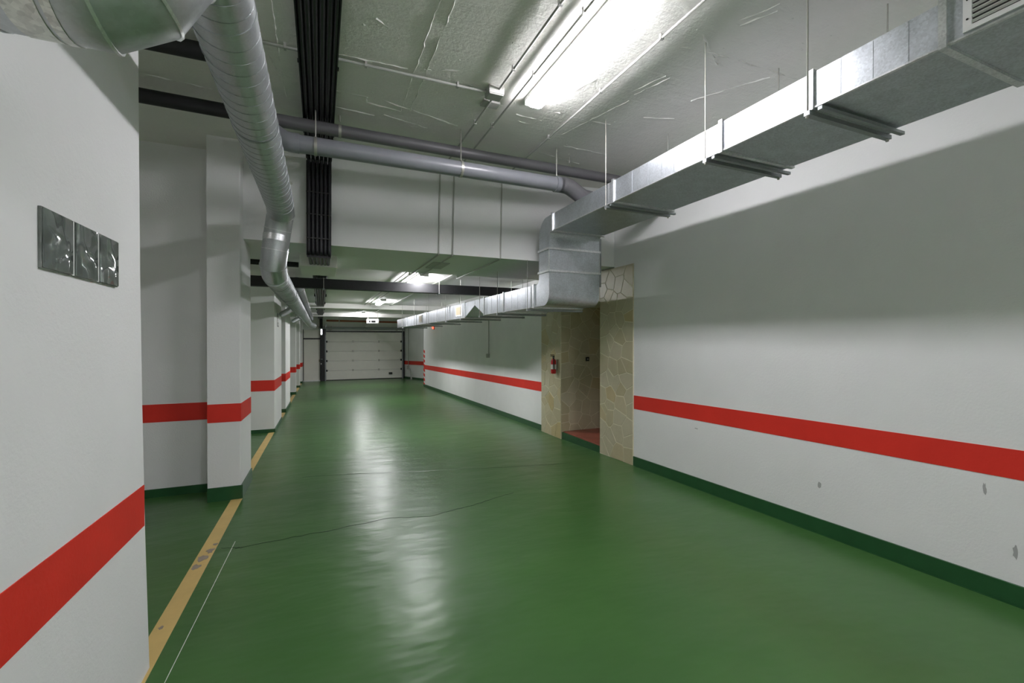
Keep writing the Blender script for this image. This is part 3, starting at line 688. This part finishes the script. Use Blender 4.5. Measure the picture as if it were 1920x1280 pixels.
obj('tray', B(-.115,.115,6.9,23.9,2.546,2.552), 'tray', cr2)
for y in (7.5,9.5,12,14.5,17.5,19.8,22): obj('tray_bracket', B(-.14,.14,y-.015,y+.015,2.552,CF), 'tray', cr2)
obj('cable_drop', B(-.04,.10,23.9,23.98,2.06,2.54), 'tray', cr2)

# ================================================================== CONDUITS
def conduit(label, pts, r, clips, m='conduit', rad=.03):
    c = empty('conduit', pts[0], label, 'conduit')
    obj('pipe', T(tube_path(pts, rad), r, 8), m, c, True)
    for (x, y, z, ax) in clips:
        if ax == 'y': bm = B(x-r*1.5,x+r*1.5,y-.008,y+.008,z-r*1.4,CZ if z > 3 else CF)
        else: bm = B(x-.008,x+.008,y-r*1.5,y+r*1.5,z-r*1.4,CZ)
        obj('pipe_clip', bm, m, c)
    return c
def yb(x): return 5.48 - (x+.752)*(.58/6.052)     # beam face
zc_ = CZ-.026
for x, lab in ((1.322,'grey conduit left of the near light, running down the beam'), (1.49,'grey conduit beside the near light, running down the beam'), (2.09,'grey conduit right of the near light, running down the beam')):
    ybx = yb(x)-.014; z2 = zb(x,5)-.014
    y_end = 6.99-(x+.75)*.09
    conduit(lab, [(x,-7,zc_),(x,ybx,zc_),(x-.02,ybx,z2),(x-.02,7.15,z2),(x-.02,7.2,CF-.02),(x-.02,19.5,CF-.02)], .0088,
        [(x,y,zc_,'y') for y in (-1.2,.3,1.5,2.35,3.05,3.95,4.7)])
conduit('thin white conduit crossing the ceiling to the junction box', [(-2.0,3.47,zc_),(1.24,3.42,zc_)], .0105, [(-.22,3.443,zc_,'x'),(.31,3.434,zc_,'x'),(1.0,3.425,zc_,'x')])
jb = empty('junction_box', (1.30,3.42,CZ), 'small pale square junction box on the ceiling left of the near light', 'junction box')
obj('box_body', B(1.235,1.365,3.34,3.45,3.465,CZ, bev=.006), 'conduit', jb)
obj('box_lid', B(1.24,1.36,3.345,3.445,3.458,3.467, bev=.003), 'conduit', jb)
obj('cable_gland', T([(1.322,3.45,3.502),(1.322,3.49,3.502)], .018, 10), 'conduit', jb)
sg = empty('ceiling_box', (1.30,3.62,CZ), 'small flat plate on the ceiling behind the junction box', 'junction box')
obj('box_body', B(1.27,1.42,3.56,3.66,3.508,CZ, bev=.004), 'conduit', sg)
# plate on beam underside
pl = empty('ceiling_plate', (1.42,6.2,2.52), 'flat grey plate under the beam beside the conduits', 'plate')
obj('plate', B(1.38,1.60,5.85,6.35,zb(1.5,6)-.012,zb(1.5,6)+.01), 'conduit', pl)

# ================================================================== LIGHTS
def lamp(x, y0, y1, zc, lab, m, L=1.28, wd=.15, ht=.085):
    c = empty('tube_light', (x,(y0+y1)/2,zc), lab, 'light', None)
    obj('housing', B(x-wd*.52, x+wd*.52, y0, y1, zc-.035, zc-.005, bev=.004), 'white_plastic', c)
    # rounded clear diffuser, lit from inside by the tubes
    prof_ = [(-.5,0),(-.5,-.35),(-.42,-.75),(-.25,-1),(.25,-1),(.42,-.75),(.5,-.35),(.5,0)]
    bm = bmesh.new(); sl = [(y0+.012,.75),(y0+.03,1),(y1-.03,1),(y1-.012,.75)]; rings = []
    for y, s in sl: rings.append([bm.verts.new((x+u*wd*s, y, zc-.035+v*(ht-.035)*s)) for u, v in prof_])
    for a, b_ in zip(rings, rings[1:]):
        for k in range(len(prof_)): bm.faces.new((a[k], a[(k+1) % len(prof_)], b_[(k+1) % len(prof_)], b_[k]))
    bm.faces.new(rings[0][::-1]); bm.faces.new(rings[-1])
    obj('diffuser', bm, m, c, True)
    for yy in (y0-.01, y1-.01):
        obj('end_cap', B(x-wd*.5, x+wd*.5, yy, yy+.02, zc-.06, zc-.005, bev=.004), 'white_plastic', c)
    for yy in (y0+.2, y1-.2): obj('spacer', B(x-.02,x+.02,yy-.02,yy+.02,zc-.006,zc), 'conduit', c)
    return c
lamp(1.66, 2.10, 3.42, CZ, 'bright tube light on the near ceiling', 'lamp')
lamp(1.62, 7.55, 8.85, CF, 'lit tube light just behind the flat black duct', 'lamp_far')
lamp(1.62, 12.9, 14.2, CF, 'lit tube light in the middle of the far ceiling', 'lamp_far')
lamp(1.62, 19.2, 20.35, CF, 'lit tube light farthest away, behind the motor box', 'lamp_far')
lamp(1.66, -3.6, -2.28, CZ, 'nearer unseen tube light added behind the camera for ambient fill', 'fill_back')  # this lamp and the next are unseen, added to raise ambient light
lamp(1.66, -6.9, -5.6, CZ, 'farther unseen tube light added behind the camera for ambient fill', 'fill_back')
lamp(-2.35, 2.65, 3.50, CZ, 'unseen tube light added in the first left parking bay as fill', 'fill_bay')  # both bay lamps are unseen and added to lift the ambient level
lamp(-2.35, 6.9, 8.18, CF, 'unseen tube light added in the second left parking bay as fill', 'fill_bay')
